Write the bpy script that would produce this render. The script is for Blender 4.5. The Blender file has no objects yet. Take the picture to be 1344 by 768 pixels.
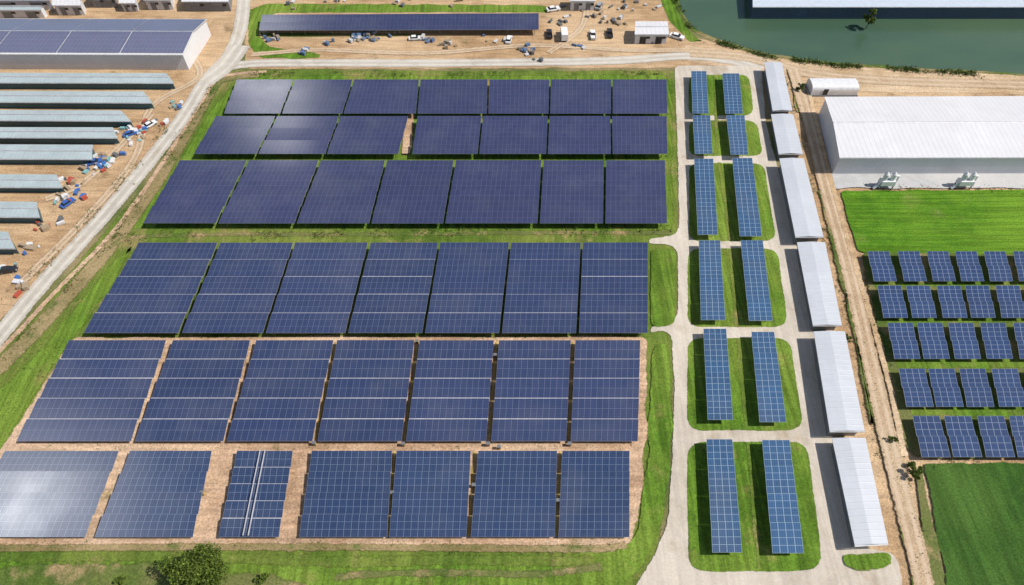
import bpy, math, random
from mathutils import Vector, noise
from mathutils.geometry import tessellate_polygon
random.seed(7)
sc = bpy.context.scene
sc.view_settings.view_transform = 'Standard'
sc.view_settings.look = 'None'
sc.view_settings.exposure = 0

# ------------------------------------------------------------------ site survey -> world metres
TH = math.radians(52.3); H = 100.0; F = 896.0
def G(x, y, z=0.0):
    u = (x-672)/F; v = (384-y)/F
    t = (H-z)/(math.sin(TH)-v*math.cos(TH))
    return Vector((u*t, (math.cos(TH)+v*math.sin(TH))*t, z))
def L(a, b, t): return a+(b-a)*t

# ------------------------------------------------------------------ node helpers
class NT:
    def __init__(s, name):
        s.m = bpy.data.materials.new(name); s.m.use_nodes = True
        s.t = s.m.node_tree; s.n = s.t.nodes; s.l = s.t.links
        s.b = s.n['Principled BSDF']; s.out = s.n['Material Output']
    def lk(s, a, b): s.l.new(a, b)
    def val(s, sock, v):
        if isinstance(v, bpy.types.NodeSocket): s.l.new(v, sock)
        else: sock.default_value = v
    def math(s, op, a, b=0.0, c=0.0, clamp=False):
        n = s.n.new('ShaderNodeMath'); n.operation = op; n.use_clamp = clamp
        s.val(n.inputs[0], a); s.val(n.inputs[1], b); s.val(n.inputs[2], c); return n.outputs[0]
    def mix(s, f, a, b, mode='MIX'):
        n = s.n.new('ShaderNodeMix'); n.data_type = 'RGBA'; n.blend_type = mode
        s.val(n.inputs[0], f)
        for k, v in ((6, a), (7, b)):
            if isinstance(v, tuple) and len(v) == 3: v = (*v, 1)
            s.val(n.inputs[k], v)
        return n.outputs[2]
    def coord(s, which='Object', scale=(1, 1, 1), rot=(0, 0, 0)):
        c = s.n.new('ShaderNodeTexCoord'); m = s.n.new('ShaderNodeMapping')
        m.inputs['Scale'].default_value = scale; m.inputs['Rotation'].default_value = rot
        s.lk(c.outputs[which], m.inputs[0]); return m.outputs[0]
    def noise(s, vec, scale, detail=4, rough=.55):
        n = s.n.new('ShaderNodeTexNoise'); n.inputs['Scale'].default_value = scale
        n.inputs['Detail'].default_value = detail; n.inputs['Roughness'].default_value = rough
        s.lk(vec, n.inputs['Vector']); return n.outputs['Fac']
    def ramp(s, v, lo, hi, a=0.0, b=1.0):
        n = s.n.new('ShaderNodeMapRange'); n.interpolation_type = 'SMOOTHSTEP'
        s.val(n.inputs[0], v); n.inputs[1].default_value = lo; n.inputs[2].default_value = hi
        n.inputs[3].default_value = a; n.inputs[4].default_value = b; return n.outputs[0]
    def bump(s, h, strength, dist):
        n = s.n.new('ShaderNodeBump'); n.inputs['Strength'].default_value = strength
        n.inputs['Distance'].default_value = dist; s.lk(h, n.inputs['Height']); s.lk(n.outputs[0], s.b.inputs['Normal'])
    def sepuv(s):
        c = s.n.new('ShaderNodeTexCoord'); x = s.n.new('ShaderNodeSeparateXYZ'); s.lk(c.outputs['UV'], x.inputs[0]); return x.outputs

def ground_one(name, dark, mid, light, patch=None, patch_amt=(.55, .7), rough=.95, feather=True,
               stripe=None, grain=(.65, 1.35), tracks=None, big=.035):
    s = NT(name); P = s.coord()
    n1 = s.noise(P, big, 3, .6); n2 = s.noise(P, .35, 4, .65); n3 = s.noise(P, 3.2, 3, .75)
    c = s.mix(s.ramp(n2, .35, .65), dark, mid)
    c = s.mix(s.ramp(n1, .4, .62), c, light)
    if patch:
        q = s.noise(s.coord(scale=(1, 1, 1), rot=(0, 0, .7)), .12, 6, .7)
        c = s.mix(s.ramp(q, *patch_amt), c, patch)
    if stripe:
        sx, sy, rz, amt = stripe
        st = s.noise(s.coord(scale=(sx, sy, 1), rot=(0, 0, rz)), 1.0, 3, .6)
        c = s.mix(1.0, c, s.mix(s.ramp(st, .3, .7), (1-amt,)*3, (1+amt,)*3), 'MULTIPLY')
    g = s.ramp(n3, .25, .75, grain[0], grain[1])
    cc = s.n.new('ShaderNodeCombineXYZ')
    for i in range(3): s.lk(g, cc.inputs[i])
    c = s.mix(1.0, c, cc.outputs[0], 'MULTIPLY')
    if tracks:
        uv = s.sepuv()
        d = s.math('ABSOLUTE', s.math('SUBTRACT', s.math('ABSOLUTE', s.math('SUBTRACT', uv[0], .5)), .2))
        w = s.math('MULTIPLY', s.ramp(d, .03, .13, 1, 0), s.ramp(n2, .3, .6, .3, .9))
        c = s.mix(w, c, tracks)
    s.lk(c, s.b.inputs['Base Color']); s.b.inputs['Roughness'].default_value = rough
    s.b.inputs['Specular IOR Level'].default_value = .1
    s.bump(n2, .7, .15)
    if feather:
        a = s.n.new('ShaderNodeAttribute'); a.attribute_name = 'edge'
        nn = s.noise(P, 1.1, 4, .7)
        e = s.math('ADD', a.outputs['Fac'], s.math('MULTIPLY', s.math('SUBTRACT', nn, .5), 1.3))
        s.lk(s.ramp(e, .34, .68), s.b.inputs['Alpha'])
    return s.m
def ground_mat(name, *a, **k):
    k.pop('feather', None)
    return (ground_one(name, *a, feather=False, **k), ground_one(name+'_ragged_edge', *a, feather=True, **k))

GRASS = ground_mat('grass_mat', (.070, .120, .018), (.105, .170, .026), (.165, .205, .042), patch=(.27, .22, .09), patch_amt=(.52, .70), stripe=(.9, .05, .1, .18))
LAWN = ground_mat('lawn_mat', (.070, .145, .015), (.105, .195, .022), (.150, .225, .034), stripe=(1.3, .05, .1, .28), patch=(.21, .21, .06), patch_amt=(.53, .72))
CROP = ground_mat('crop_mat', (.062, .160, .011), (.092, .205, .015), (.12, .235, .020), stripe=(.06, 1.6, 0, .26), patch=(.14, .20, .04), patch_amt=(.53, .75))
CROPD = ground_mat('dark_crop_mat', (.030, .078, .014), (.043, .105, .018), (.058, .12, .023), stripe=(.9, .05, .16, .22), patch=(.07, .12, .03), patch_amt=(.55, .75))
MEADOW = ground_mat('meadow_mat', (.065, .105, .022), (.095, .145, .028), (.16, .165, .06), patch=(.31, .23, .12), patch_amt=(.5, .66))
DRY = ground_mat('dry_mat', (.16, .14, .055), (.23, .18, .085), (.34, .26, .14), patch=(.10, .13, .035), patch_amt=(.52, .66))
DIRT = ground_mat('dirt_mat', (.34, .22, .12), (.43, .29, .165), (.51, .365, .225), patch=(.24, .17, .09), patch_amt=(.56, .72), stripe=(.12, .9, .5, .16))
PDIRT = ground_mat('pale_dirt_mat', (.37, .24, .15), (.46, .315, .21), (.54, .39, .27), patch=(.24, .19, .09), patch_amt=(.58, .72), stripe=(.1, 1.2, 0, .2))
SAND = ground_mat('sand_mat', (.40, .28, .16), (.49, .355, .22), (.56, .43, .29), stripe=(.1, .8, 0, .15))
TRACK = ground_mat('track_mat', (.38, .27, .17), (.42, .31, .20), (.47, .36, .24), tracks=(.56, .44, .32))
GRAVEL = ground_mat('gravel_mat', (.40, .37, .32), (.47, .43, .375), (.51, .47, .41), grain=(.86, 1.1), tracks=(.58, .55, .49), patch=(.36, .30, .22), patch_amt=(.55, .75))
CONC = ground_mat('pale_road_mat', (.45, .40, .335), (.52, .465, .395), (.57, .515, .44), grain=(.9, 1.08), patch=(.40, .33, .24), patch_amt=(.5, .75), stripe=(1.4, .06, .1, .08))
PAVE = ground_mat('pave_mat', (.42, .42, .42), (.48, .48, .48), (.54, .53, .52), grain=(.9, 1.1))
BASE = ground_one('ground_mat', (.08, .12, .03), (.14, .15, .05), (.30, .23, .13), feather=False)

def simple(name, col, rough=.6, metal=0, var=.15, scale=.8, spec=.5):
    s = NT(name); n = s.noise(s.coord(), scale, 5, .7)
    g = s.ramp(n, .3, .7, 0, 1)
    c = s.mix(g, tuple(k*(1-var) for k in col), tuple(min(1, k*(1+var)) for k in col))
    s.lk(c, s.b.inputs['Base Color']); s.b.inputs['Roughness'].default_value = rough
    s.b.inputs['Metallic'].default_value = metal; s.b.inputs['Specular IOR Level'].default_value = spec
    return s.m

def sheet_metal(name, col, rib=1.0, axis=0, rough=.45, dirt=.14, line=.18):
    """profiled roofing / cladding: ribs follow UV in metres"""
    s = NT(name); uv = s.sepuv()
    d = s.math('PINGPONG', s.math('DIVIDE', uv[axis], rib), .5)
    ln = s.ramp(d, .02, .10, 1, 0)
    P = s.coord()
    n = s.noise(P, .25, 5, .7); n2 = s.noise(s.coord(scale=(1, .15, 1)), 1.5, 4, .7)
    c = s.mix(s.ramp(n, .35, .7), col, tuple(k*(1-dirt) for k in col))
    c = s.mix(s.ramp(n2, .5, .8, 0, .6), c, tuple(k*(1-1.6*dirt) for k in col))
    pn = s.n.new('ShaderNodeTexWhiteNoise'); pn.noise_dimensions = '1D'
    s.lk(s.math('FLOOR', s.math('DIVIDE', uv[axis], rib*6)), pn.inputs['W'])
    c = s.mix(s.math('MULTIPLY', pn.outputs['Value'], .5), c, tuple(k*(1-dirt) for k in col))
    c = s.mix(s.math('MULTIPLY', ln, line), c, tuple(k*.35 for k in col))
    s.lk(c, s.b.inputs['Base Color']); s.b.inputs['Roughness'].default_value = rough
    s.bump(ln, .5, .05)
    return s.m

WHITE_R = sheet_metal('white_roof_mat', (.68, .68, .70), 1.1, 0, dirt=.09)
CANOPY_R = sheet_metal('canopy_roof_mat', (.52, .55, .60), 1.0, 1, dirt=.10, line=.07)
GREY_R = sheet_metal('grey_roof_mat', (.42, .50, .52), .9, 0, dirt=.18, line=.12)
WALLW = sheet_metal('pale_wall_mat', (.70, .71, .74), .8, 0, dirt=.10)
WALLT = sheet_metal('teal_wall_mat', (.03, .13, .17), 1.2, 0, dirt=.25)
WALLG = sheet_metal('grey_wall_mat', (.20, .21, .23), .8, 0, dirt=.15)
WALLB = sheet_metal('navy_wall_mat', (.05, .09, .15), 1.5, 0, dirt=.2)
ALU = simple('aluminium_mat', (.52, .53, .55), .4, .3)
RAIL = simple('rail_mat', (.46, .46, .50), .5, .1)
STEEL = simple('galvanised_mat', (.20, .21, .22), .5, .4)
DARKM = simple('dark_mat', (.03, .03, .035), .6)
GLASS = simple('window_glass_mat', (.02, .025, .03), .08)
RUBBER = simple('tyre_mat', (.02, .02, .02), .8)
YELL = simple('cable_tray_mat', (.45, .34, .07), .6)

def panel_mat(name, c1, c2, line, lw=.035, lamt=.6, sub=3, subamt=.12, rough=.12, dustc=(.10, .11, .15), dusta=.3, vline=1.0, rvar=.15):
    s = NT(name); uv = s.sepuv()
    du = s.math('PINGPONG', uv[0], .5); dv = s.math('PINGPONG', uv[1], .5)
    m = s.math('MAXIMUM', s.math('LESS_THAN', du, lw), s.math('MULTIPLY', s.math('LESS_THAN', dv, lw*.75), vline))
    su = s.math('PINGPONG', s.math('MULTIPLY', uv[0], sub), .5); sv = s.math('PINGPONG', s.math('MULTIPLY', uv[1], sub+1), .5)
    sm = s.math('MAXIMUM', s.math('LESS_THAN', su, .07), s.math('LESS_THAN', sv, .07))
    cb = s.n.new('ShaderNodeCombineXYZ'); s.lk(s.math('FLOOR', uv[0]), cb.inputs[0]); s.lk(s.math('FLOOR', uv[1]), cb.inputs[1])
    oi = s.n.new('ShaderNodeObjectInfo'); s.lk(s.math('MULTIPLY', oi.outputs['Random'], 50), cb.inputs[2])
    wn = s.n.new('ShaderNodeTexWhiteNoise'); s.lk(cb.outputs[0], wn.inputs[0])
    f = s.math('ADD', s.math('MULTIPLY', wn.outputs['Value'], .5), s.math('MULTIPLY', oi.outputs['Random'], .5))
    c = s.mix(f, c1, c2)
    off = s.n.new('ShaderNodeVectorMath'); off.operation = 'ADD'; s.lk(s.coord(), off.inputs[0])
    oc = s.n.new('ShaderNodeCombineXYZ'); s.lk(s.math('MULTIPLY', oi.outputs['Random'], 400), oc.inputs[0]); s.lk(oc.outputs[0], off.inputs[1])
    dust = s.noise(off.outputs[0], .13, 5, .65)
    c = s.mix(s.ramp(dust, .42, .75, 0, dusta), c, dustc)
    wb = s.n.new('ShaderNodeTexWhiteNoise'); wb.noise_dimensions = '2D'
    cb2 = s.n.new('ShaderNodeCombineXYZ'); s.lk(s.math('FLOOR', s.math('DIVIDE', uv[1], 2)), cb2.inputs[0]); s.lk(s.math('MULTIPLY', oi.outputs['Random'], 77), cb2.inputs[1])
    s.lk(cb2.outputs[0], wb.inputs[0])
    c = s.mix(s.math('MULTIPLY', wb.outputs['Value'], .2), c, (.03, .038, .07))
    c = s.mix(s.math('MULTIPLY', sm, subamt), c, line)
    c = s.mix(s.math('MULTIPLY', m, lamt), c, line)
    s.lk(c, s.b.inputs['Base Color'])
    s.lk(s.ramp(dust, .3, .8, rough, rough+rvar), s.b.inputs['Roughness'])
    s.b.inputs['IOR'].default_value = 1.5
    s.b.inputs['Coat Weight'].default_value = .6; s.b.inputs['Coat Roughness'].default_value = .05
    return s.m
PN_FAR = panel_mat('solar_cell_far_mat', (.032, .040, .100), (.046, .052, .125), (.22, .24, .32), lw=.04, lamt=.22, subamt=.05, vline=.7)
PN_MID = panel_mat('solar_cell_mid_mat', (.024, .040, .102), (.037, .053, .130), (.30, .33, .42), lw=.04, lamt=.26, subamt=.06, vline=.7)
PN_NEAR = panel_mat('solar_cell_near_mat', (.018, .038, .098), (.030, .054, .128), (.28, .34, .46), lw=.042, lamt=.36, subamt=.10)
PN_BLUE = panel_mat('solar_cell_blue_mat', (.024, .076, .170), (.038, .102, .215), (.42, .53, .64), lw=.045, lamt=.50, subamt=.12)
PN_SM = panel_mat('solar_cell_small_mat', (.015, .040, .115), (.025, .058, .150), (.42, .48, .60), lw=.045, lamt=.42, subamt=.06, dusta=.05, rough=.05, rvar=.03)
PN_ROOF = panel_mat('solar_cell_roof_mat', (.125, .135, .22), (.145, .155, .25), (.30, .32, .40), lw=.04, lamt=.35)

# ------------------------------------------------------------------ mesh builder
class MB:
    def __init__(s): s.v = []; s.f = []; s.m = []; s.uv = []
    def face(s, pts, mi=0, uv=None):
        b = len(s.v); s.v += [tuple(p) for p in pts]; s.f.append(list(range(b, b+len(pts)))); s.m.append(mi)
        if uv is None:
            p0 = Vector(pts[0]); e = (Vector(pts[1])-p0); e.normalize() if e.length > 0 else None
            nn = e.cross(Vector(pts[2])-p0); nn.normalize() if nn.length > 0 else None
            g = nn.cross(e)
            uv = [((Vector(p)-p0).dot(e), (Vector(p)-p0).dot(g)) for p in pts]
        s.uv += uv
    def hexa(s, b, t, mi=0, mtop=None, uvtop=None):
        s.face(t, mi if mtop is None else mtop, uvtop); s.face(b[::-1], mi)
        for i in range(4):
            j = (i+1) % 4; s.face([b[i], b[j], t[j], t[i]], mi)
    def box(s, c, sz, mi=0, rz=0, taper=1, mtop=None):
        c = Vector(c); hx, hy, hz = sz[0]/2, sz[1]/2, sz[2]/2; cr, sr = math.cos(rz), math.sin(rz)
        def P(x, y, z): return Vector((c.x+x*cr-y*sr, c.y+x*sr+y*cr, c.z+z))
        b = [P(-hx, -hy, -hz), P(hx, -hy, -hz), P(hx, hy, -hz), P(-hx, hy, -hz)]
        hx *= taper; hy *= taper
        s.hexa(b, [P(-hx, -hy, hz), P(hx, -hy, hz), P(hx, hy, hz), P(-hx, hy, hz)], mi, mtop)
    def slab(s, q, th, mi=0, mside=1, uv=None):
        b = [Vector(p)-Vector((0, 0, th)) for p in q]
        s.hexa(b, q, mside, mi, uv)
    def tube(s, a, b, r0, r1, mi=0, n=8, caps=True):
        a = Vector(a); b = Vector(b); d = (b-a).normalized()
        x = d.orthogonal().normalized(); y = d.cross(x)
        A = [a+(x*math.cos(k*2*math.pi/n)+y*math.sin(k*2*math.pi/n))*r0 for k in range(n)]
        B = [b+(x*math.cos(k*2*math.pi/n)+y*math.sin(k*2*math.pi/n))*r1 for k in range(n)]
        for k in range(n):
            j = (k+1) % n; s.face([A[k], A[j], B[j], B[k]], mi)
        if caps: s.face(A[::-1], mi); s.face(B, mi)
    def build(s, name, mats, parent=None, org=None):
        o0 = org if org is not None else (parent.location.copy() if parent else Vector((0, 0, 0)))
        me = bpy.data.meshes.new(name)
        me.from_pydata([(a-o0.x, b-o0.y, c-o0.z) for a, b, c in s.v], [], s.f)
        for m in mats: me.materials.append(m)
        me.polygons.foreach_set('material_index', s.m)
        ul = me.uv_layers.new(name='UVMap')
        ul.data.foreach_set('uv', [k for p in s.uv for k in p])
        me.update()
        ob = bpy.data.objects.new(name, me); sc.collection.objects.link(ob)
        if parent: ob.parent = parent
        else: ob.location = o0
        return ob
def empty(name, loc):
    e = bpy.data.objects.new(name, None); e.location = Vector((loc[0], loc[1], 0)); e.empty_display_size = .5
    sc.collection.objects.link(e); return e

# ------------------------------------------------------------------ ground sheets
ZL = [0.0]
def flat_mesh(name, verts, faces, edge, mat, uvs=None):
    me = bpy.data.meshes.new(name); me.from_pydata(verts, [], faces)
    me.materials.append(mat[0]); me.materials.append(mat[1])
    me.polygons.foreach_set('material_index', [0 if all(edge[k] > .5 for k in f) else 1 for f in faces])
    at = me.attributes.new('edge', 'FLOAT', 'POINT'); at.data.foreach_set('value', edge)
    if uvs:
        ul = me.uv_layers.new(name='UVMap')
        for lp in me.loops: ul.data[lp.index].uv = uvs[lp.vertex_index]
    me.update()
    ob = bpy.data.objects.new(name, me); sc.collection.objects.link(ob); return ob

def sheet(name, px, mat, r=2.0, jit=.25, fw=.8, dz=.006):
    ZL[0] += dz; z = ZL[0]
    P = [G(*p).to_2d() for p in px]
    area = sum(P[i].x*P[(i+1) % len(P)].y-P[(i+1) % len(P)].x*P[i].y for i in range(len(P)))
    if area < 0: P.reverse()
    R = []
    n = len(P)
    for i in range(n):
        a, b, c = P[i-1], P[i], P[(i+1) % n]
        ra = min(r, .45*(a-b).length); rc = min(r, .45*(c-b).length)
        p0 = b+(a-b).normalized()*ra; p1 = b+(c-b).normalized()*rc
        for k in range(7):
            t = k/6; R.append(p0*(1-t)**2+b*2*t*(1-t)+p1*t*t)
    S = []
    for i in range(len(R)):
        a, b = R[i], R[(i+1) % len(R)]; d = (b-a).length
        if d < .05: continue
        k = min(150, max(1, int(d/1.6)))
        for j in range(k): S.append(a.lerp(b, j/k))
    n = len(S); N = []
    for i in range(n):
        t = (S[(i+1) % n]-S[i-1]).normalized(); N.append(Vector((-t.y, t.x)))
    S = [S[i]+N[i]*(noise.noise(Vector((S[i].x*.23, S[i].y*.23, z*90)))*jit*2) for i in range(n)]
    I = [S[i]+N[i]*fw for i in range(n)]
    verts = [(p.x, p.y, z) for p in S]+[(p.x, p.y, z) for p in I]
    faces = [(i, (i+1) % n, n+(i+1) % n, n+i) for i in range(n)]
    tris = tessellate_polygon([[Vector((p.x, p.y, 0)) for p in I]])
    for t in tris:
        a, b, c = [I[k] for k in t]
        cr = (b-a).cross(c-a)
        faces.append(tuple(n+k for k in (t if cr > 0 else t[::-1])))
    return flat_mesh(name, verts, faces, [0.]*n+[1.]*n, mat)

def ribbon(name, px, width, mat, fw=.7, dz=.006, jit=.15):
    ZL[0] += dz; z = ZL[0]
    P = [G(p[0], p[1]).to_2d() for p in px]
    W = [p[2] if len(p) > 2 else width for p in px]
    Q = [P[0]*2-P[1]]+P+[P[-1]*2-P[-2]]
    C = []
    for i in range(1, len(Q)-2):
        a, b, c, d = Q[i-1], Q[i], Q[i+1], Q[i+2]; k = max(2, int((c-b).length/1.8))
        for j in range(k):
            t = j/k
            C.append((.5*((2*b)+(c-a)*t+(2*a-5*b+4*c-d)*t*t+(3*b-a-3*c+d)*t**3), W[i-1]+(W[i]-W[i-1])*t))
    C.append((P[-1], W[-1]))
    verts = []; edge = []; uvs = []; faces = []
    for i, (p, w) in enumerate(C):
        t = (C[min(i+1, len(C)-1)][0]-C[max(i-1, 0)][0]).normalized(); nn = Vector((-t.y, t.x))
        for k, (o, e) in enumerate(((-.5, 0), (-.5+fw/w, 1), (0, 1), (.5-fw/w, 1), (.5, 0))):
            oo = o*w + (noise.noise(Vector((p.x*.3, p.y*.3, k*9.)))*jit*2 if k in (0, 4) else 0)
            q = p+nn*oo; verts.append((q.x, q.y, z)); edge.append(float(e)); uvs.append((.5+o, i*.5))
    for i in range(len(C)-1):
        for k in range(4):
            a = i*5+k; faces.append((a, a+5, a+6, a+1)[::-1])
    return flat_mesh(name, verts, faces, edge, mat, uvs)

# base
me = MB(); S = 5000
me.face([(-S, -S, 0), (S, -S, 0), (S, S, 0), (-S, S, 0)], 0); me.build('ground', [BASE])
sheet('dirt_yard', [(-500, -120), (325, -120), (325, 20), (300, 80), (232, 170), (150, 262), (60, 360), (0, 425), (-400, 820), (-900, 820), (-900, 200)], DIRT)
sheet('dirt_yard', [(320, -120), (855, -120), (880, 10), (905, 50), (965, 68), (965, 90), (320, 92)], DIRT)
sheet('dirt_yard', [(850, -60), (900, 45), (1000, 70), (1500, 95), (1900, 110), (1900, 900), (1165, 900), (1165, 760), (1125, 700), (1080, 430), (1010, 80), (960, 92), (900, 92)], DIRT)
sheet('grass', [(300, 90), (600, 92), (893, 92), (893, 320), (886, 560), (872, 700), (840, 800), (-200, 900), (-520, 900), (-300, 720), (0, 456), (60, 388), (150, 288), (232, 188), (272, 118)], GRASS)
sheet('lawn', [(318, 98), (884, 97), (888, 306), (500, 304), (160, 304), (176, 290), (232, 210), (280, 136)], LAWN, r=3, fw=1.2)
sheet('lawn', [(150, 336), (180, 318), (150, 380), (95, 448), (0, 600), (-160, 730), (-260, 730), (-60, 560), (40, 470)], LAWN, r=3, fw=1.2)
sheet('grass', [(322, 14), (345, 4), (720, 6), (722, 17), (360, 18), (341, 42), (350, 60), (425, 70), (420, 78), (340, 78), (324, 60)], LAWN, fw=.8)
sheet('grass', [(340, 42), (560, 44), (560, 48), (342, 50)], MEADOW, r=.6, fw=.5)
sheet('grass', [(850, -60), (878, -60), (890, 12), (905, 40), (925, 55), (905, 56), (878, 30), (864, 0)], LAWN, r=1, fw=.8)
sheet('sand_bank', [(895, 58), (940, 62), (1000, 78), (1150, 88), (1500, 104), (1900, 112), (1900, 140), (1300, 124), (1120, 122), (1050, 100), (960, 92), (900, 82)], SAND)
sheet('grass', [(876, -70), (886, 14), (902, 40), (940, 58), (1000, 76), (1100, 88), (1344, 101), (1800, 116), (1800, 80), (1000, 50), (930, -70)], MEADOW, r=2, fw=1.0)

def water(name):
    s = NT(name); P = s.coord(scale=(1, 2.2, 1))
    c = s.mix(s.ramp(s.noise(P, .02, 4), .35, .65), (.050, .098, .062), (.070, .120, .068))
    s.lk(c, s.b.inputs['Base Color']); s.b.inputs['Roughness'].default_value = .12
    s.bump(s.noise(P, 1.6, 5, .6), .25, .1); return s.m
WM = water('pond_water_mat')
sheet('pond_water', [(884, -140), (893, 14), (908, 36), (945, 53), (1002, 70), (1100, 83), (1344, 97), (1900, 112), (1900, -140)], (WM, WM), r=3, fw=.3)

ribbon('dry_verge', [(-120, 590), (20, 462), (80, 398), (140, 330), (190, 262), (232, 196), (270, 130), (292, 104), (340, 96)], 4.6, DRY, fw=1.4)
ribbon('dirt_track', [(-120, 575), (14, 446), (74, 382), (144, 310), (196, 240), (238, 176), (268, 128), (292, 101), (350, 94)], 1.5, PDIRT, fw=.5)
ribbon('dirt_track', [(148, 322), (176, 312), (300, 308), (500, 308), (700, 306), (880, 306)], 1.6, MEADOW, fw=.6)
ribbon('gravel_road', [(-300, 760), (-100, 556), (0, 440), (62, 366), (150, 268), (232, 166), (272, 104), (300, 74), (315, 40), (320, 0), (322, -60)], 4.4, GRAVEL)
ribbon('gravel_road', [(285, 92), (330, 84), (420, 83), (600, 83), (800, 80), (900, 74), (960, 80), (1000, 92)], 4.0, GRAVEL)
ribbon('gravel_road', [(268, 108), (290, 92), (300, 82), (316, 60)], 6, GRAVEL)
ribbon('dirt_track', [(905, 70), (980, 76), (1060, 96), (1160, 106), (1344, 112), (1600, 120)], 4.4, TRACK)
for q in ([(330, 72), (420, 66), (560, 70), (700, 60), (820, 66), (900, 66)], [(240, 60), (262, 100), (200, 140), (176, 210), (110, 290), (30, 370)], [(720, 70), (760, 40), (770, 10), (765, -20)], [(200, 150), (160, 190), (110, 240), (60, 262)]):
    ribbon('dirt_track', q, 2.6, TRACK, fw=.8)

sheet('service_road', [(884, 86), (1000, 86), (1006, 160), (1024, 230), (1046, 320), (1068, 430), (1092, 560), (1112, 670), (1128, 716), (1180, 726), (1190, 800), (1190, 840), (800, 840), (832, 768), (856, 728), (874, 690), (880, 620), (883, 520), (880, 440), (868, 436), (852, 440), (852, 428), (876, 424), (888, 415), (888, 330), (878, 322), (850, 322), (850, 313), (884, 309), (890, 298), (888, 200)], CONC, r=2, fw=.45, jit=.1)
for q in ([(903, 98), (984, 98), (990, 153), (903, 153)], [(903, 158), (993, 158), (1003, 206), (903, 206)],
          [(903, 214), (1003, 214), (1020, 318), (903, 318)], [(902, 326), (1021, 326), (1035, 431), (901, 431)],
          [(901, 443), (1037, 443), (1057, 567), (900, 567)], [(900, 579), (1060, 579), (1082, 752), (901, 752)]):
    sheet('lawn', q, LAWN, r=3.0, fw=.35, jit=.08)
for a, b in (((938, 100), (941, 205)), ((944, 214), (958, 316)), ((958, 328), (967, 430)), ((968, 445), (980, 564)), ((982, 582), (996, 748))):
    ribbon('worn_path', [a, L(Vector(a), Vector(b), .5)[:], b], 1.3, GRASS, fw=.6)
sheet('lawn', [(853, 326), (887, 326), (887, 428), (853, 432)], LAWN, r=2, fw=.35, jit=.08)
sheet('lawn', [(853, 452), (880, 450), (883, 560), (880, 630), (872, 690), (852, 732), (820, 768), (790, 850), (-300, 850), (-300, 728), (0, 728), (700, 728), (812, 722), (838, 690), (848, 600)], LAWN, r=3, fw=.5)
sheet('dirt_bed', [(95, 441), (852, 440), (852, 560), (846, 640), (832, 716), (812, 722), (-60, 722), (-160, 722), (0, 592)], PDIRT, r=2, fw=.8)
ribbon('dry_verge', [(-150, 722), (200, 719), (500, 719), (760, 721), (822, 716)], 1.6, DRY, fw=.6)
sheet('dry_grass', [(-200, 775), (0, 735), (180, 732), (330, 745), (420, 760), (430, 860), (-200, 860)], MEADOW, r=4, fw=1.6)
ribbon('dry_grass', [(-60, 733), (200, 731), (450, 738), (600, 736), (780, 737)], 2.4, GRASS, fw=1.0)
ribbon('dry_grass', [(440, 758), (560, 752), (700, 754), (790, 745)], 1.8, MEADOW, fw=.85)
sheet('dirt_path', [(534, 150), (546, 150), (541, 206), (524, 206)], PDIRT, r=.5, fw=.5)
ribbon('dirt_path', [(641, 104), (637, 206)], 1.3, DRY, fw=.4)

sheet('concrete_apron', [(1084, 226), (1900, 230), (1900, 248), (1092, 249)], PAVE, r=1, fw=.3)
sheet('crop_field', [(1100, 250), (1900, 247), (1900, 335), (1344, 341), (1124, 334)], CROP, r=2, fw=.6)
sheet('meadow', [(1126, 330), (1900, 335), (1900, 606), (1192, 605), (1176, 560), (1140, 400)], MEADOW, r=2, fw=1)
for y0, y1, xl in ((371, 376, 1143), (419, 425, 1156), (473, 484, 1172), (536, 547, 1190)):
    sheet('lawn', [(xl, y0-1), (1500, y0-4), (1500, y1+1), (xl+4, y1+3)], LAWN, r=1, fw=.6)
sheet('crop_field', [(1208, 607), (1900, 606), (1900, 900), (1262, 900), (1238, 768)], CROPD, r=1, fw=.6)
sheet('grass', [(1196, 612), (1212, 612), (1236, 740), (1260, 880), (1236, 880), (1214, 740)], MEADOW, r=1, fw=.5)
sheet('grass', [(1164, 612), (1186, 622), (1204, 700), (1222, 860), (1192, 860), (1190, 740), (1176, 690)], GRASS, r=2, fw=.8)
sheet('lawn', [(1104, 727), (1164, 722), (1172, 738), (1160, 752), (1122, 752), (1106, 742)], LAWN, r=2, fw=.5)
sheet('grass', [(1034, 95), (1050, 95), (1056, 150), (1044, 150)], GRASS, r=1, fw=.6)
sheet('grass', [(1070, 250), (1084, 250), (1108, 340), (1134, 470), (1150, 560), (1140, 562), (1116, 440), (1090, 330)], MEADOW, r=1, fw=.9)
ribbon('dirt_track', [(1040, 92), (1058, 150), (1080, 235), (1112, 350), (1140, 470), (1170, 600), (1205, 740), (1225, 840)], 3.6, TRACK)
ribbon('dirt_track', [(1060, 118), (1078, 190), (1096, 260), (1122, 350), (1160, 480), (1186, 600)], 1.6, SAND, fw=.6)

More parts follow.
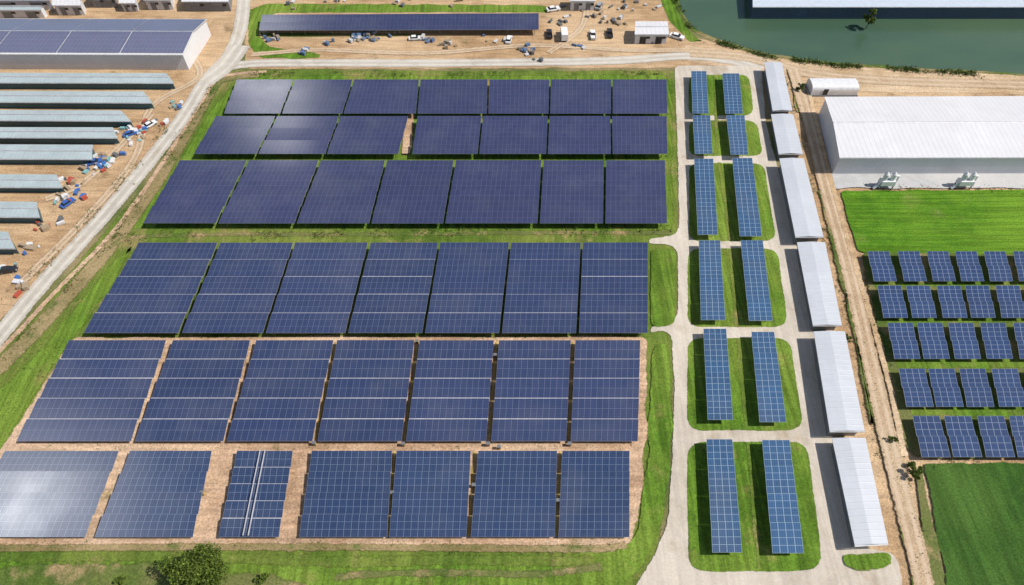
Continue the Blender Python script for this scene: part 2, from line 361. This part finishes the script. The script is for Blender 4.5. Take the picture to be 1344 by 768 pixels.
# ------------------------------------------------------------------ solar arrays
def arr(name, q, n, mat, z=1.25, tilt=.35, gap=.22, mod=(1.0, 1.6), rail=True, railmat=RAIL, centre=False):
    """q = far-left, far-right, near-right, near-left"""
    c = [G(x, y, z) for x, y in q]
    e = empty(name, sum(c, Vector())/4)
    W = ((c[1]-c[0]).length+(c[2]-c[3]).length)/2; D = ((c[3]-c[0]).length+(c[2]-c[1]).length)/2
    nu = max(2, round(W/mod[0])); nv = max(1, round(D/n/mod[1]))
    A = MB(); B = MB(); up = Vector((0, 0, 1))
    for i in range(n):
        g = gap/D/2
        t0 = i/n+(g if i else 0); t1 = (i+1)/n-(g if i < n-1 else 0)
        fl, fr, nr, nl = L(c[0], c[3], t0), L(c[1], c[2], t0), L(c[1], c[2], t1), L(c[0], c[3], t1)
        dzt = up*(tilt+random.uniform(-.03, .03)); jn = up*random.uniform(-.03, .03)
        fl = fl+dzt; fr = fr+dzt; nl = nl+jn; nr = nr+jn
        A.slab([nl, nr, fr, fl], .06, 0, 1, [(0, i*nv), (nu, i*nv), (nu, i*nv+nv), (0, i*nv+nv)])
        for t in (.2, .8):
            a = L(nl, fl, t)-up*.12; b = L(nr, fr, t)-up*.12; d = Vector((0, .05, 0))
            B.hexa([a-d-up*.08, b-d-up*.08, b+d-up*.08, a+d-up*.08], [a-d, b-d, b+d, a+d], 0)
            k = max(2, int(W/3.6)+1)
            for j in range(k):
                p = L(a, b, (j+.3)/(k-.4)); B.box((p.x, p.y, p.z/2-.04), (.1, .1, p.z-.09), 0)
        if rail and i < n-1:
            hh = up*(.16+random.uniform(-.02, .05)); d = Vector((0, random.choice((.06, .08, .11)), 0)); a = L(c[0], c[3], (i+1)/n)+hh; b = L(c[1], c[2], (i+1)/n)+hh
            B.hexa([a-d-up*.05, b-d-up*.05, b+d-up*.05, a+d-up*.05], [a-d, b-d, b+d, a+d], 1)
    if centre:
        a = L(c[0], c[1], .48); b = L(c[3], c[2], .48)
        for dx in (-.45, .3):
            o = Vector((dx, 0, .62)); w = Vector((.07, 0, 0))
            B.hexa([b+o-w, b+o+w, a+o+w, a+o-w], [b+o-w+up*.12, b+o+w+up*.12, a+o+w+up*.12, a+o-w+up*.12], 1)
    A.build('panels', [mat, ALU], e); B.build('support_frame', [STEEL, railmat], e)
    return e

def row(name, y0, y1, tops, bots, **k):
    for (a, b), (c, d) in zip(tops, bots): arr(name, [(a, y0), (b, y0), (d, y1), (c, y1)], **k)
def pairs(l, g=1.2): return [(l[i]+g, l[i+1]-g) for i in range(len(l)-1)]
AN = 'solar_panel_array'
row(AN, 106, 149, pairs([310, 386, 464, 551, 641, 722, 803, 876]), pairs([293, 369, 450, 547, 640, 721, 803, 877]), n=3, mat=PN_FAR, rail=False, gap=.12, z=1.8)
row(AN, 154, 202, pairs([283, 363, 446, 537])+pairs([547, 633, 720, 802, 876]), pairs([254, 338, 428, 524])+pairs([540, 628, 718, 803, 877]), n=3, mat=PN_FAR, rail=False, gap=.12, z=1.8)
row(AN, 212, 293, pairs([235, 326, 420, 507, 597, 712, 794, 874], 1.6), pairs([187, 285, 388, 486, 583, 707, 793, 877], 1.6), n=4, mat=PN_FAR, rail=False, gap=.12, z=1.8)
row(AN, 320, 437, [(183, 286), (290, 385), (388, 483), (487, 575), (578, 668), (671, 762), (765, 850)], [(110, 234), (239, 345), (349, 453), (457, 554), (558, 655), (659, 756), (760, 850)], n=5, mat=PN_MID, z=1.8)
row(AN, 448, 579, [(92, 219), (228, 329), (337, 438), (443, 544), (551, 648), (655, 749), (755, 840)], [(22, 172), (177, 293), (298, 410), (417, 527), (533, 638), (645, 743), (749, 837)], n=5, mat=PN_MID, gap=.26, z=1.3)
row(AN, 593, 705, [(8, 157), (172, 279), (410, 515), (521, 618), (628, 731), (738, 826)], [(-66, 112), (124, 253), (393, 508), (511, 612), (618, 728), (733, 826)], n=4, mat=PN_NEAR, gap=.12, rail=False, mod=(1.0, 1.1), z=1.1)
arr(AN, [(312, 593), (385, 593), (366, 705), (287, 705)], 5, PN_NEAR, gap=.14, centre=True, mod=(1.0, 1.1), z=1.2)
arr(AN, [(344, 21), (707, 19), (707, 39), (340, 40)], 2, PN_FAR, z=1.8, rail=True)
ca = [((907, 94), (927, 94), (930, 149), (909, 149)), ((948, 97), (970, 97), (975, 149), (952, 149)),
      ((909, 152), (932, 152), (935, 202), (912, 202)), ((953, 152), (977, 152), (982, 203), (959, 203)),
      ((911, 209), (936, 209), (942, 308), (916, 308)), ((961, 208), (987, 208), (1000, 310), (971, 310)),
      ((917, 316), (945, 316), (952, 420), (920, 420)), ((972, 316), (1001, 316), (1014, 421), (983, 421)),
      ((923, 432), (953, 432), (962, 551), (929, 551)), ((986, 436), (1016, 436), (1032, 554), (997, 554)),
      ((927, 577), (961, 577), (974, 725), (935, 725)), ((1000, 578), (1036, 578), (1055, 726), (1014, 726))]
for i, q in enumerate(ca):
    d = (q[3][1]-q[0][1])
    arr('solar_panel_table', q, 2 if d < 70 else 4, PN_BLUE, z=1.9, tilt=.12, gap=.05, mod=(1.05, 1.05), rail=False)
for y0, y1, xs, w0, w1, dx in ((331, 369, [1138, 1177, 1215, 1253, 1290, 1328], 28, 30, 9), (376, 417, [1151, 1189, 1228, 1266, 1305, 1344], 31, 32, 9),
                   (425, 471, [1165, 1203, 1244, 1286, 1328, 1370], 33, 34, 10), (485, 534, [1178, 1218, 1259, 1301, 1344, 1386], 34, 36, 11), (547, 600, [1196, 1239, 1281, 1324, 1367], 35, 38, 13)):
    for x in xs:
        j = random.uniform(-1, 1)
        arr('small_solar_panel_table', [(x+j, y0), (x+j+w0, y0), (x+j+dx+w1, y1), (x+j+dx, y1)], 2, PN_SM, z=1.5, tilt=.25, gap=.05, mod=(1.0, 1.0), rail=False)

for x, y in ((233, 515), (330, 520), (414, 585), (548, 500), (650, 470), (530, 586), (641, 586), (747, 586), (548, 452), (655, 590), (268, 650), (516, 650), (622, 640), (732, 660)):
    p = G(x, y); m = MB(); m.box((p.x, p.y, .75), (.5, .35, .8), 0); m.box((p.x, p.y-.19, .8), (.4, .03, .6), 1)
    m.box((p.x-.18, p.y, .17), (.06, .06, .35), 1); m.box((p.x+.18, p.y, .17), (.06, .06, .35), 1)
    m.box((p.x, p.y, 1.18), (.6, .5, .05), 1)
    m.build('combiner_box', [YELL, STEEL], None, Vector((p.x, p.y, 0)))
for a, b in (((549, 450), (531, 578)), ((652, 450), (642, 578)), ((752, 450), (746, 578)), ((441, 450), (414, 578)), ((518, 594), (509, 704)), ((623, 594), (615, 704)), ((735, 594), (730, 704)), ((642, 108), (640, 148))):
    m = MB(); A = G(*a); B_ = G(*b); up = Vector((0, 0, 1)); w = Vector((.12, 0, 0))
    m.hexa([B_-w+up*.25, B_+w+up*.25, A+w+up*.25, A-w+up*.25], [B_-w+up*.33, B_+w+up*.33, A+w+up*.33, A-w+up*.33], 0)
    for t in range(9): p = L(A, B_, (t+.5)/9); m.box((p.x, p.y, .12), (.1, .1, .24), 1)
    m.build('cable_tray', [YELL, STEEL], None, (A+B_)/2)

# ------------------------------------------------------------------ buildings
def bld(name, q, h, rise, roofm, wallm, over=.3, doors=0, vents=0, panels=None, ridge='x', doorm=None, seams=0):
    c = [G(x, y, h) for x, y in q]   # far-left, far-right, near-right, near-left
    e = empty(name, sum(c, Vector())/4); up = Vector((0, 0, 1))
    ex = (c[2]-c[3]).normalized(); ey = (c[0]-c[3]).normalized()
    fl, fr, nr, nl = c
    R = MB()
    if ridge == 'x':
        ml = L(fl, nl, .5)+up*rise; mr = L(fr, nr, .5)+up*rise
        R.slab([nl, nr, mr, ml], .12); R.slab([ml, mr, fr, fl], .12)
        a = ml+up*.03; b = mr+up*.03; d = ey*.2
        R.hexa([a-d, b-d, b+d, a+d], [a-d*.5+up*.08, b-d*.5+up*.08, b+d*.5+up*.08, a+d*.5+up*.08], 1)
    else:
        mn = L(nl, nr, .5)+up*rise; mf = L(fl, fr, .5)+up*rise
        R.slab([nl, mn, mf, fl], .1); R.slab([mn, nr, fr, mf], .1)
    R.build('roof', [roofm, ALU], e)
    w = MB()
    i = [nl+ex*over+ey*over, nr-ex*over+ey*over, fr-ex*over-ey*over, fl+ex*over-ey*over]
    b = [Vector((p.x, p.y, 0)) for p in i]; t = [p-up*.13 for p in i]
    if ridge == 'x':
        ml2 = L(t[0], t[3], .5)+up*(rise-.02); mr2 = L(t[1], t[2], .5)+up*(rise-.02)
        w.face([b[0], b[1], t[1], t[0]]); w.face([b[1], b[2], t[2], mr2, t[1]]); w.face([b[2], b[3], t[3], t[2]]); w.face([b[3], b[0], t[0], ml2, t[3]])
    else:
        m1 = L(t[0], t[1], .5)+up*(rise-.02); m2 = L(t[2], t[3], .5)+up*(rise-.02)
        w.face([b[0], b[1], t[1], m1, t[0]]); w.face([b[1], b[2], t[2], t[1]]); w.face([b[2], b[3], t[3], m2, t[2]]); w.face([b[3], b[0], t[0], t[3]])
    w.build('walls', [wallm], e)
    if doors:
        d = MB(); Wd = (b[1]-b[0]).length
        for k in range(doors):
            p = L(b[0], b[1], (k+.5)/doors); dw = min(3.2, Wd/doors*.4)
            d.box((p.x, p.y-.02, h*.36), (dw, .1, h*.7), 0); d.box((p.x, p.y-.05, h*.73), (dw+.3, .12, .12), 1)
            q2 = L(b[0], b[1], (k+.5)/doors+.28/doors); d.box((q2.x, q2.y-.02, h*.6), (1.2, .08, .6), 2)
        d.build('doors_and_windows', [doorm or WALLG, ALU, GLASS], e)
    if vents:
        v = MB(); ml = L(fl, nl, .5); mr = L(fr, nr, .5)
        for k in range(vents):
            p = L(ml, mr, (k+.5)/vents); zt = h+rise
            v.tube((p.x, p.y, zt), (p.x, p.y, zt+.45), .22, .22, 0); v.tube((p.x, p.y, zt+.45), (p.x, p.y, zt+.65), .38, .1, 0)
        v.build('roof_vents', [ALU], e)
    g = MB(); a = nl-ey*.08-up*.06; b2 = nr-ey*.08-up*.06; dd = ey*.07
    g.hexa([a-dd-up*.12, b2-dd-up*.12, b2+dd*.9-up*.12, a+dd*.9-up*.12], [a-dd, b2-dd, b2+dd*.9, a+dd*.9], 0)
    g.build('gutter', [ALU], e)
    if panels:
        pm = MB()
        def on(u, t):
            p = L(L(nl, nr, u), L(fl, fr, u), t); return p+up*(rise*(1-abs(2*t-1))+.14)
        n = panels
        for k in range(n):
            u0, u1 = (k+.006)/n, (k+.994)/n
            for t0, t1 in ((.03, .49), (.51, .97)):
                wd = (on(u1, t0)-on(u0, t0)).length; dp = (on(u0, t1)-on(u0, t0)).length
                a, b3 = round(wd), round(dp/1.6)
                pm.slab([on(u0, t0), on(u1, t0), on(u1, t1), on(u0, t1)], .05, 0, 1, [(0, 0), (a, 0), (a, b3), (0, b3)])
        pm.build('roof_solar_panels', [PN_ROOF, ALU], e)
    return e

bld('warehouse', [(1082, 127), (1640, 125), (1700, 206), (1102, 207)], 5.0, .9, WHITE_R, WALLW)
bld('warehouse', [(-180, 24), (272, 25), (240, 72), (-260, 70)], 4.4, 1.3, WHITE_R, WALLW, panels=6)
bld('warehouse', [(985, -60), (1700, -60), (1750, 9), (988, 9)], 3.6, .8, simple('pale_blue_roof', (.50, .56, .64), .4, 0, .06), WALLB)
for q, h in ((((-160, 95), (218, 96), (228, 109), (-170, 108)), 2.0), (((-150, 119), (188, 120), (200, 135), (-160, 133)), 2.0), (((-140, 144), (158, 145), (172, 159), (-150, 157)), 2.0),
          (((-130, 167), (148, 167), (154, 181), (-140, 180)), 2.0), (((-120, 189), (122, 190), (121, 209), (-130, 208)), 1.8), (((-120, 228), (74, 229), (82, 246), (-130, 245)), 1.8), (((-120, 263), (48, 265), (52, 285), (-130, 284)), 2.0), (((-120, 302), (10, 304), (20, 326), (-130, 325)), 2.0)):
    bld('long_shed', q, h, .3, GREY_R, WALLT, over=.35)
for q, h in ((((1003, 82), (1026, 82), (1040, 145), (1014, 145)), 2.6), (((1012, 150), (1041, 150), (1054, 202), (1022, 202)), 2.2), (((1023, 208), (1055, 208), (1081, 311), (1044, 311)), 2.7),
          (((1046, 318), (1083, 318), (1105, 427), (1067, 427)), 2.3), (((1068, 435), (1109, 435), (1135, 566), (1089, 566)), 2.7), (((1092, 575), (1136, 575), (1166, 714), (1122, 716)), 2.4)):
    bld('canopy_shed', q, h, .2, CANOPY_R, WALLG, over=.5, ridge='y')
for q, h, r, rm, wm in ((((-20, -12), (60, -12), (66, 0), (-20, 0)), 3, 1, WHITE_R, WALLW), (((72, -2), (108, -2), (106, 7), (68, 7)), 3, .8, WHITE_R, WALLW),
        (((118, -14), (150, -14), (150, -3), (116, -3)), 3, 1, GREY_R, WALLG), (((158, -6), (178, -6), (178, 4), (156, 4)), 2.6, .8, WHITE_R, WALLW),
        (((190, -14), (225, -14), (224, 0), (188, 0)), 3, 1, GREY_R, WALLW), (((240, -14), (302, -14), (300, 2), (238, 2)), 3, .6, WHITE_R, WALLG), (((-10, 8), (58, 8), (54, 13), (-12, 13)), 2.5, .5, GREY_R, WALLW), (((748, -10), (782, -10), (782, 1), (748, 1)), 3, .6, WHITE_R, WALLW)):
    bld('outbuilding', q, h, r, rm, wm, doors=2)
bld('site_office', [(834, 28), (876, 28), (878, 45), (833, 45)], 2.9, .3, WHITE_R, WALLW, doors=2, doorm=DARKM)

def hut(x0, x1, y, w, h):
    a = G(x0, y); b = G(x1, y); e = empty('storage_shed', (a+b)/2); m = MB(); n = 14
    se = lambda v, p: math.copysign(abs(v)**p, v)
    def P(t, kk, rr=1):
        an = math.pi*kk/n; p = L(a, b, t); return Vector((p.x, p.y-se(math.cos(an), .55)*w/2*rr, .35+se(math.sin(an), .55)*h*rr))
    for k in range(n):
        m.face([P(0, k), P(1, k), P(1, k+1), P(0, k+1)])
    m.face([P(0, k) for k in range(n, -1, -1)]); m.face([P(1, k) for k in range(n+1)])
    m.build('shell', [simple('white_shell', (.66, .67, .69), .5, 0, .1)], e)
    g = MB(); c = (a+b)/2; g.box((c.x, c.y, .2), ((b-a).length+.4, w+.4, .4), 0)
    g.box((b.x+.03, b.y, 1.2), (.08, 1.6, 1.9), 1); g.box((L(a, b, .3).x, c.y-w/2-.03, 1.1), (1.1, .08, 1.7), 1); g.build('base_and_door', [WALLG, DARKM], e)
hut(1060, 1120, 119, 4.4, 2.2)

def machine(x, y):
    p = G(x, y); e = empty('dust_collector', p); m = MB(); X, Y = p.x, p.y
    for dx in (-1.3, 1.3):
        for dy in (-.7, .7): m.box((X+dx, Y+dy, .6), (.16, .16, 1.2), 1)
    m.box((X, Y, 1.7), (3.0, 1.7, 1.1), 0, taper=.92)
    for dx in (-.85, .75):
        m.tube((X+dx, Y, 2.2), (X+dx, Y, 3.7), .5, .5, 0, 14); m.tube((X+dx, Y, 3.7), (X+dx, Y, 4.2), .5, .12, 0, 14)
        m.tube((X+dx, Y, .5), (X+dx, Y, 1.2), .1, .45, 0, 12)
    m.tube((X+.75, Y, 3.4), (X+2.3, Y+.6, 2.6), .2, .2, 0); m.tube((X+2.3, Y+.6, 2.6), (X+2.3, Y+.6, .2), .2, .2, 0)
    m.tube((X-1.5, Y-.4, 1.6), (X-2.6, Y-.6, .3), .22, .3, 0)
    m.build('housing', [simple('machine_white', (.66, .67, .68), .5, 0, .1), STEEL], e)
machine(1160, 246); machine(1262, 246)

# ------------------------------------------------------------------ vehicles
PAINT = {}
def paint(c):
    if c not in PAINT: PAINT[c] = simple('paint_%d' % len(PAINT), c, .3, 0, .04)
    return PAINT[c]
def car(x, y, col, rz=0, kind='car', K=.85):
    p = G(x, y); m = MB(); cr, sr = math.cos(rz), math.sin(rz)
    def T(a, b, c): a *= K; b *= K; return Vector((p.x+a*cr-b*sr, p.y+a*sr+b*cr, c*K))
    def fr(x0, x1, w0, z0, X0, X1, w1, z1, mi, mt=None):
        m.hexa([T(x0, -w0, z0), T(x1, -w0, z0), T(x1, w0, z0), T(x0, w0, z0)], [T(X0, -w1, z1), T(X1, -w1, z1), T(X1, w1, z1), T(X0, w1, z1)], mi, mt)
    if kind == 'car':
        fr(-2.2, 2.2, .88, .3, -2.25, 2.2, .92, .62, 0); fr(-2.25, 2.2, .92, .62, -2.15, 2.05, .84, .92, 0)
        fr(-1.7, 1.0, .80, .92, -1.2, .35, .64, 1.42, 1, 0); ln = 1.35; name = 'parked_car'
    elif kind == 'pickup':
        fr(-2.6, 2.6, .9, .4, -2.6, 2.6, .95, .8, 0); fr(.9, 2.6, .95, .8, .9, 2.5, .88, 1.1, 0)
        fr(-.6, 1.2, .88, .8, -.4, .7, .72, 1.7, 1, 0)
        for s_ in (-1, 1): m.hexa([T(-2.6, s_*.9-.05, .8), T(-.6, s_*.9-.05, .8), T(-.6, s_*.9+.05, .8), T(-2.6, s_*.9+.05, .8)], [T(-2.6, s_*.9-.05, 1.15), T(-.6, s_*.9-.05, 1.15), T(-.6, s_*.9+.05, 1.15), T(-2.6, s_*.9+.05, 1.15)], 0)
        fr(-2.65, -2.55, .9, .8, -2.65, -2.55, .9, 1.15, 0); ln = 1.65; name = 'pickup_truck'
    else:
        fr(-3.4, 1.4, 1.1, .75, -3.4, 1.4, 1.1, 3.0, 0); fr(-3.4, 3.3, .8, .45, -3.4, 3.3, .8, .74, 3)
        fr(1.6, 3.3, 1.02, .5, 1.6, 3.2, 1.02, 1.5, 2); fr(1.6, 3.2, 1.0, 1.5, 1.65, 2.8, .9, 2.25, 1, 2); ln = 2.3; name = 'box_truck'
    for a in (-ln, ln):
        for b in (-.85, .85):
            r = .34 if kind == 'car' else .42
            m.tube(T(a, b-.11, r), T(a, b+.11, r), r*K, r*K, 3, 14); m.tube(T(a, b-.12, r), T(a, b+.12, r), r*.5*K, r*.5*K, 4, 10)
    for b in (-.6, .6):
        fx = {'car': 2.18, 'pickup': 2.6, 'truck': 3.28}[kind]
        q = T(fx, b, .72); m.box((q.x, q.y, q.z), (.1, .3, .14), 4, rz)
    m.build(name, [paint(col), GLASS, paint((.75, .75, .75)), RUBBER, ALU], None, Vector((p.x, p.y, 0)))
Wt = (.75, .75, .75); Bk = (.03, .03, .035); Bl = (.04, .12, .40); Rd = (.45, .05, .04); Gr = (.3, .31, .32)
car(721, 47, Bk, 1.6, 'pickup', .75); car(740, 49, Wt, 1.6, 'truck', .75); car(778, 48, Wt, 1.6, 'pickup', .75); car(800, 46, Bk, 1.55, 'pickup', .75)
car(888, 50, Wt, -.5, 'car'); car(786, 10, Gr, 1.2); car(862, 55, Wt, 0.1, 'pickup'); car(726, 14, Wt, .3)
car(172, 177, Bl, .5, K=.7); car(198, 165, Wt, .9, K=.7)
car(126, 214, Bl, .4, K=.7); car(90, 268, Bl, 1.0, K=.7); car(12, 356, Bk, .2, K=.75)
car(545, 52, Wt, .1, K=.75); car(668, 54, Wt, 1.4, K=.75)

def pile(x, y, n, spread, cols, name='material_pile'):
    p = G(x, y); m = MB(); mats = [paint(c) for c in cols]
    for i in range(n):
        a = p.x+random.gauss(0, spread); b = p.y+random.gauss(0, spread*.7); hh = random.uniform(.2, .9); rz = random.uniform(0, 3)
        wx, wy = random.uniform(.4, 1.7), random.uniform(.3, 1.0); k = random.randrange(len(cols))
        lv = random.randint(1, 3)
        for q in range(lv): m.box((a+random.uniform(-.05, .05), b, .1+hh/lv*(q+.5)), (wx*(1-.05*q), wy, hh/lv-.04), k, rz+random.uniform(-.05, .05))
        m.box((a, b, .06+i*.003), (wx*1.05, wy*1.05, .08), 0, rz)
    m.build(name, mats, None, Vector((p.x, p.y, 0)))
MC = [(.35, .27, .18), (.65, .65, .65), (.05, .15, .42), (.40, .08, .05), (.12, .13, .14), (.20, .42, .44), (.6, .6, .62)]
for x, y in ((132, 208), (150, 212), (118, 222), (136, 218), (100, 250), (84, 262), (94, 240), (165, 172), (178, 182), (205, 162), (190, 170), (8, 352), (60, 300), (40, 330), (230, 140), (20, 376)): pile(x, y, random.randint(5, 10), 1.4, MC)
for x, y in ((466, 52), (480, 50), (494, 52), (505, 48), (560, 54), (640, 50), (430, 55), (360, 52), (395, 68), (690, 66), (756, 62), (815, 30), (475, 47), (488, 46), (590, 58)): pile(x, y, random.randint(3, 8), 1.4, [(.3, .24, .17), (.10, .16, .28), (.14, .18, .26), (.5, .5, .5)], 'pallet_stack')
for x, y in ((758, 8), (815, 12), (790, 30), (735, 30), (380, 2), (440, 3), (600, 2), (520, 2), (700, 72), (840, 10), (770, 20)): pile(x, y, 5, 2.2, [(.3, .24, .17), (.55, .55, .56), (.12, .13, .14)], 'pallet_stack')

# ------------------------------------------------------------------ vegetation
def leafm(name, a, b):
    s = NT(name); g = s.n.new('ShaderNodeNewGeometry')
    c = s.mix(g.outputs['Random Per Island'], a, b)
    c = s.mix(s.ramp(s.noise(s.coord(), .9, 3), .35, .65, 0, .6), c, tuple(k*.5 for k in a))
    s.lk(c, s.b.inputs['Base Color']); s.b.inputs['Roughness'].default_value = .6; s.b.inputs['Specular IOR Level'].default_value = .2
    return s.m
LEAF = leafm('leaf_mat', (.06, .105, .015), (.18, .24, .04)); WEED = leafm('weed_mat', (.05, .10, .014), (.15, .18, .045)); BARK = simple('bark_mat', (.10, .075, .05), .9)
def leaf(m, c, s_):
    d = Vector((random.gauss(0, 1), random.gauss(0, 1), random.gauss(0, .8)+.3)).normalized()
    x = d.orthogonal().normalized(); y = d.cross(x); a = random.uniform(0, 6.28); x, y = x*math.cos(a)+y*math.sin(a), y*math.cos(a)-x*math.sin(a)
    m.face([c-x*s_, c-y*s_*.5, c+x*s_, c+y*s_*.5], 0, [(0, 0), (1, 0), (1, 1), (0, 1)])
def tree(name, x, y, h, r, nl, ls=.16, nb=16):
    p = G(x, y); e = empty(name, p); t = MB(); lf = MB(); top = p+Vector((.2, .1, h*.55))
    t.tube(p, L(p, top, .5)+Vector((.1, 0, 0)), .05*h*.5, .035*h*.5, 0); t.tube(L(p, top, .5)+Vector((.1, 0, 0)), top, .035*h*.5, .02*h*.5, 0)
    for i in range(nb):
        a = i*2.4+random.random(); k = random.uniform(.25, 1)*r; zz = h*random.uniform(.35, .95)
        if zz > .8*h: k *= .6
        c = p+Vector((math.cos(a)*k, math.sin(a)*k, zz)); s0 = L(p, top, random.uniform(.35, 1))
        mid = L(s0, c, .5)+Vector((0, 0, -.15)); t.tube(s0, mid, .012*h, .008*h, 0, 5); t.tube(mid, c, .008*h, .003*h, 0, 5)
        cr_ = r*random.uniform(.18, .36)
        for j in range(nl//nb):
            v = Vector((random.gauss(0, 1), random.gauss(0, 1), random.gauss(0, .75))); v = v.normalized()*(random.random()**.4)*cr_
            leaf(lf, c+v, ls*random.uniform(.6, 1.3))
    t.build('trunk_and_limbs', [BARK], e); lf.build('foliage', [LEAF], e)
tree('broadleaf_tree', 270, 762, 5.0, 4.4, 16000, .18, 44)
tree('broadleaf_tree', 1136, 38, 5.5, 1.9, 2400, .2, 14)
tree('shrub', 1195, 622, 2.4, 1.3, 2600, .13, 12)
tree('shrub', 1112, 446, 1.2, .8, 900, .12, 8); tree('shrub', 1170, 580, 1.3, .7, 900, .12, 8); tree('shrub', 1048, 120, 2.0, 1.1, 1200, .16, 10); tree('shrub', 345, 764, 1.6, 1.1, 1500, .13, 9); tree('shrub', 160, 764, 1.2, 1.0, 1000, .13, 9)

def weeds(name, lines, n, width, size):
    m = MB()
    segs = []
    for l in lines:
        for i in range(len(l)-1): segs.append((G(*l[i]), G(*l[i+1])))
    tot = sum((b-a).length for a, b in segs)
    for a, b in segs:
        for k in range(int(n*(b-a).length/tot)):
            p = L(a, b, random.random())+Vector((random.gauss(0, width), random.gauss(0, width), 0))
            if noise.noise(Vector((p.x*.15, p.y*.15, 3))) < -.05: continue
            s_ = size*random.uniform(.4, 1.4)
            for j in range(7):
                leaf(m, p+Vector((random.gauss(0, s_), random.gauss(0, s_), abs(random.gauss(.0, s_*.8))+.12)), s_*random.uniform(.5, .9))
    return m.build(name, [WEED])
weeds('pond_bank_reeds', [[(882, -10), (893, 20), (908, 41), (945, 57), (1002, 74), (1100, 87), (1344, 101)]], 1500, .5, .28)
weeds('roadside_weeds', [[(0, 470), (80, 392), (150, 312), (205, 235), (245, 170), (280, 115)], [(310, 98), (880, 98)], [(150, 312), (880, 301)], [(0, 402), (60, 345), (150, 250), (225, 160)],
      [(1030, 100), (1060, 230), (1092, 330), (1130, 470), (1165, 610)], [(1150, 560), (1190, 640), (1225, 768)], [(1098, 249), (1344, 249)], [(1205, 606), (1344, 604)], [(1125, 335), (1150, 430), (1190, 560)]], 3200, .8, .17)
weeds('array_row_weeds', [[(250, 208), (880, 207)], [(290, 152), (880, 151)], [(190, 298), (880, 297)], [(110, 443), (850, 442)], [(20, 585), (840, 585)], [(0, 715), (820, 713)],
      [(655, 320), (655, 440)], [(548, 450), (531, 580)], [(652, 450), (642, 580)], [(330, 450), (295, 580)]], 2000, .35, .14)
weeds('field_weeds', [[(0, 745), (400, 755)], [(400, 740), (800, 745)], [(30, 500), (120, 400)], [(0, 600), (60, 500)]], 1200, 3, .11)

# ------------------------------------------------------------------ light, sky, camera
sd = Vector((.82, -.10, 0)).normalized(); EL = math.radians(51)
sv = Vector((sd.x*math.cos(EL), sd.y*math.cos(EL), math.sin(EL)))
ld = bpy.data.lights.new('sun', 'SUN'); ld.energy = 4.9; ld.angle = math.radians(.5); ld.color = (1, .94, .86)
lo = bpy.data.objects.new('sun', ld); sc.collection.objects.link(lo); lo.rotation_euler = sv.to_track_quat('Z', 'Y').to_euler(); lo.location = sv*200
w = bpy.data.worlds.new('World'); sc.world = w; w.use_nodes = True; nt = w.node_tree; bg = nt.nodes['Background']
def N(t): return nt.nodes.new('ShaderNode'+t)
sk = N('TexSky'); sk.sky_type = 'NISHITA'; sk.sun_disc = False; sk.sun_elevation = EL; sk.sun_rotation = math.atan2(sd.x, sd.y)
tc = N('TexCoord'); mp = N('Mapping'); mp.inputs['Scale'].default_value = (1, 1, 2.2)
nz = N('TexNoise'); nz.inputs['Scale'].default_value = 2.3; nz.inputs['Detail'].default_value = 6
mr = N('MapRange'); mr.interpolation_type = 'SMOOTHSTEP'; mr.inputs[1].default_value = .58; mr.inputs[2].default_value = .78; mr.inputs[4].default_value = .3
mx = N('Mix'); mx.data_type = 'RGBA'; mx.inputs[7].default_value = (7, 7, 7.3, 1)
nt.links.new(tc.outputs['Generated'], mp.inputs[0]); nt.links.new(mp.outputs[0], nz.inputs['Vector']); nt.links.new(nz.outputs['Fac'], mr.inputs[0])
nt.links.new(mr.outputs[0], mx.inputs[0]); nt.links.new(sk.outputs[0], mx.inputs[6]); last = mx.outputs[2]
# bright sky patches added along mirror directions to put glare on the glass
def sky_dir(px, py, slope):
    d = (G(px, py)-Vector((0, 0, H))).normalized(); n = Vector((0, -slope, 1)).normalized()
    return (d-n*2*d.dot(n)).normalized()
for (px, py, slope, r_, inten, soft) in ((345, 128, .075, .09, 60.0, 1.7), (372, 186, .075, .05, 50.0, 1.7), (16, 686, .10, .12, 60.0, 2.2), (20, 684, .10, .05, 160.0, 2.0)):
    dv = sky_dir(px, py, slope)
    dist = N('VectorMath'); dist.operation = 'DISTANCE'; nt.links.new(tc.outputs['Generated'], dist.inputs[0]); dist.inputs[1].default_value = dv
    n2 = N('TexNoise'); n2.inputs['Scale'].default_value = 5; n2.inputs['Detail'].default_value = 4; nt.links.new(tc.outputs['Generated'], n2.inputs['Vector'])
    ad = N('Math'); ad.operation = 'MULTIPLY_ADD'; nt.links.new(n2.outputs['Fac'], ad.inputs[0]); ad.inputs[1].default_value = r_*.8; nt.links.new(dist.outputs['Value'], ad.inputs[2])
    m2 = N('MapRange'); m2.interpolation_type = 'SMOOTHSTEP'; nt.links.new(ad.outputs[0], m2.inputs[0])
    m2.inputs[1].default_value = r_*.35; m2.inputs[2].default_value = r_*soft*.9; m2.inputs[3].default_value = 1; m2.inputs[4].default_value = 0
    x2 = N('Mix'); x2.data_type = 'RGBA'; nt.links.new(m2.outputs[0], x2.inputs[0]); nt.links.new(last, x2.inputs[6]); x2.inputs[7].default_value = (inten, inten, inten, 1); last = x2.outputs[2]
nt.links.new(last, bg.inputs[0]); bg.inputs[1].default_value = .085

cd = bpy.data.cameras.new('camera'); cd.lens = 24; cd.sensor_width = 36; cd.clip_end = 12000; cd.clip_start = .5
co = bpy.data.objects.new('camera', cd); sc.collection.objects.link(co); co.location = (0, 0, H); co.rotation_euler = (math.pi/2-TH, 0, 0)
sc.camera = co
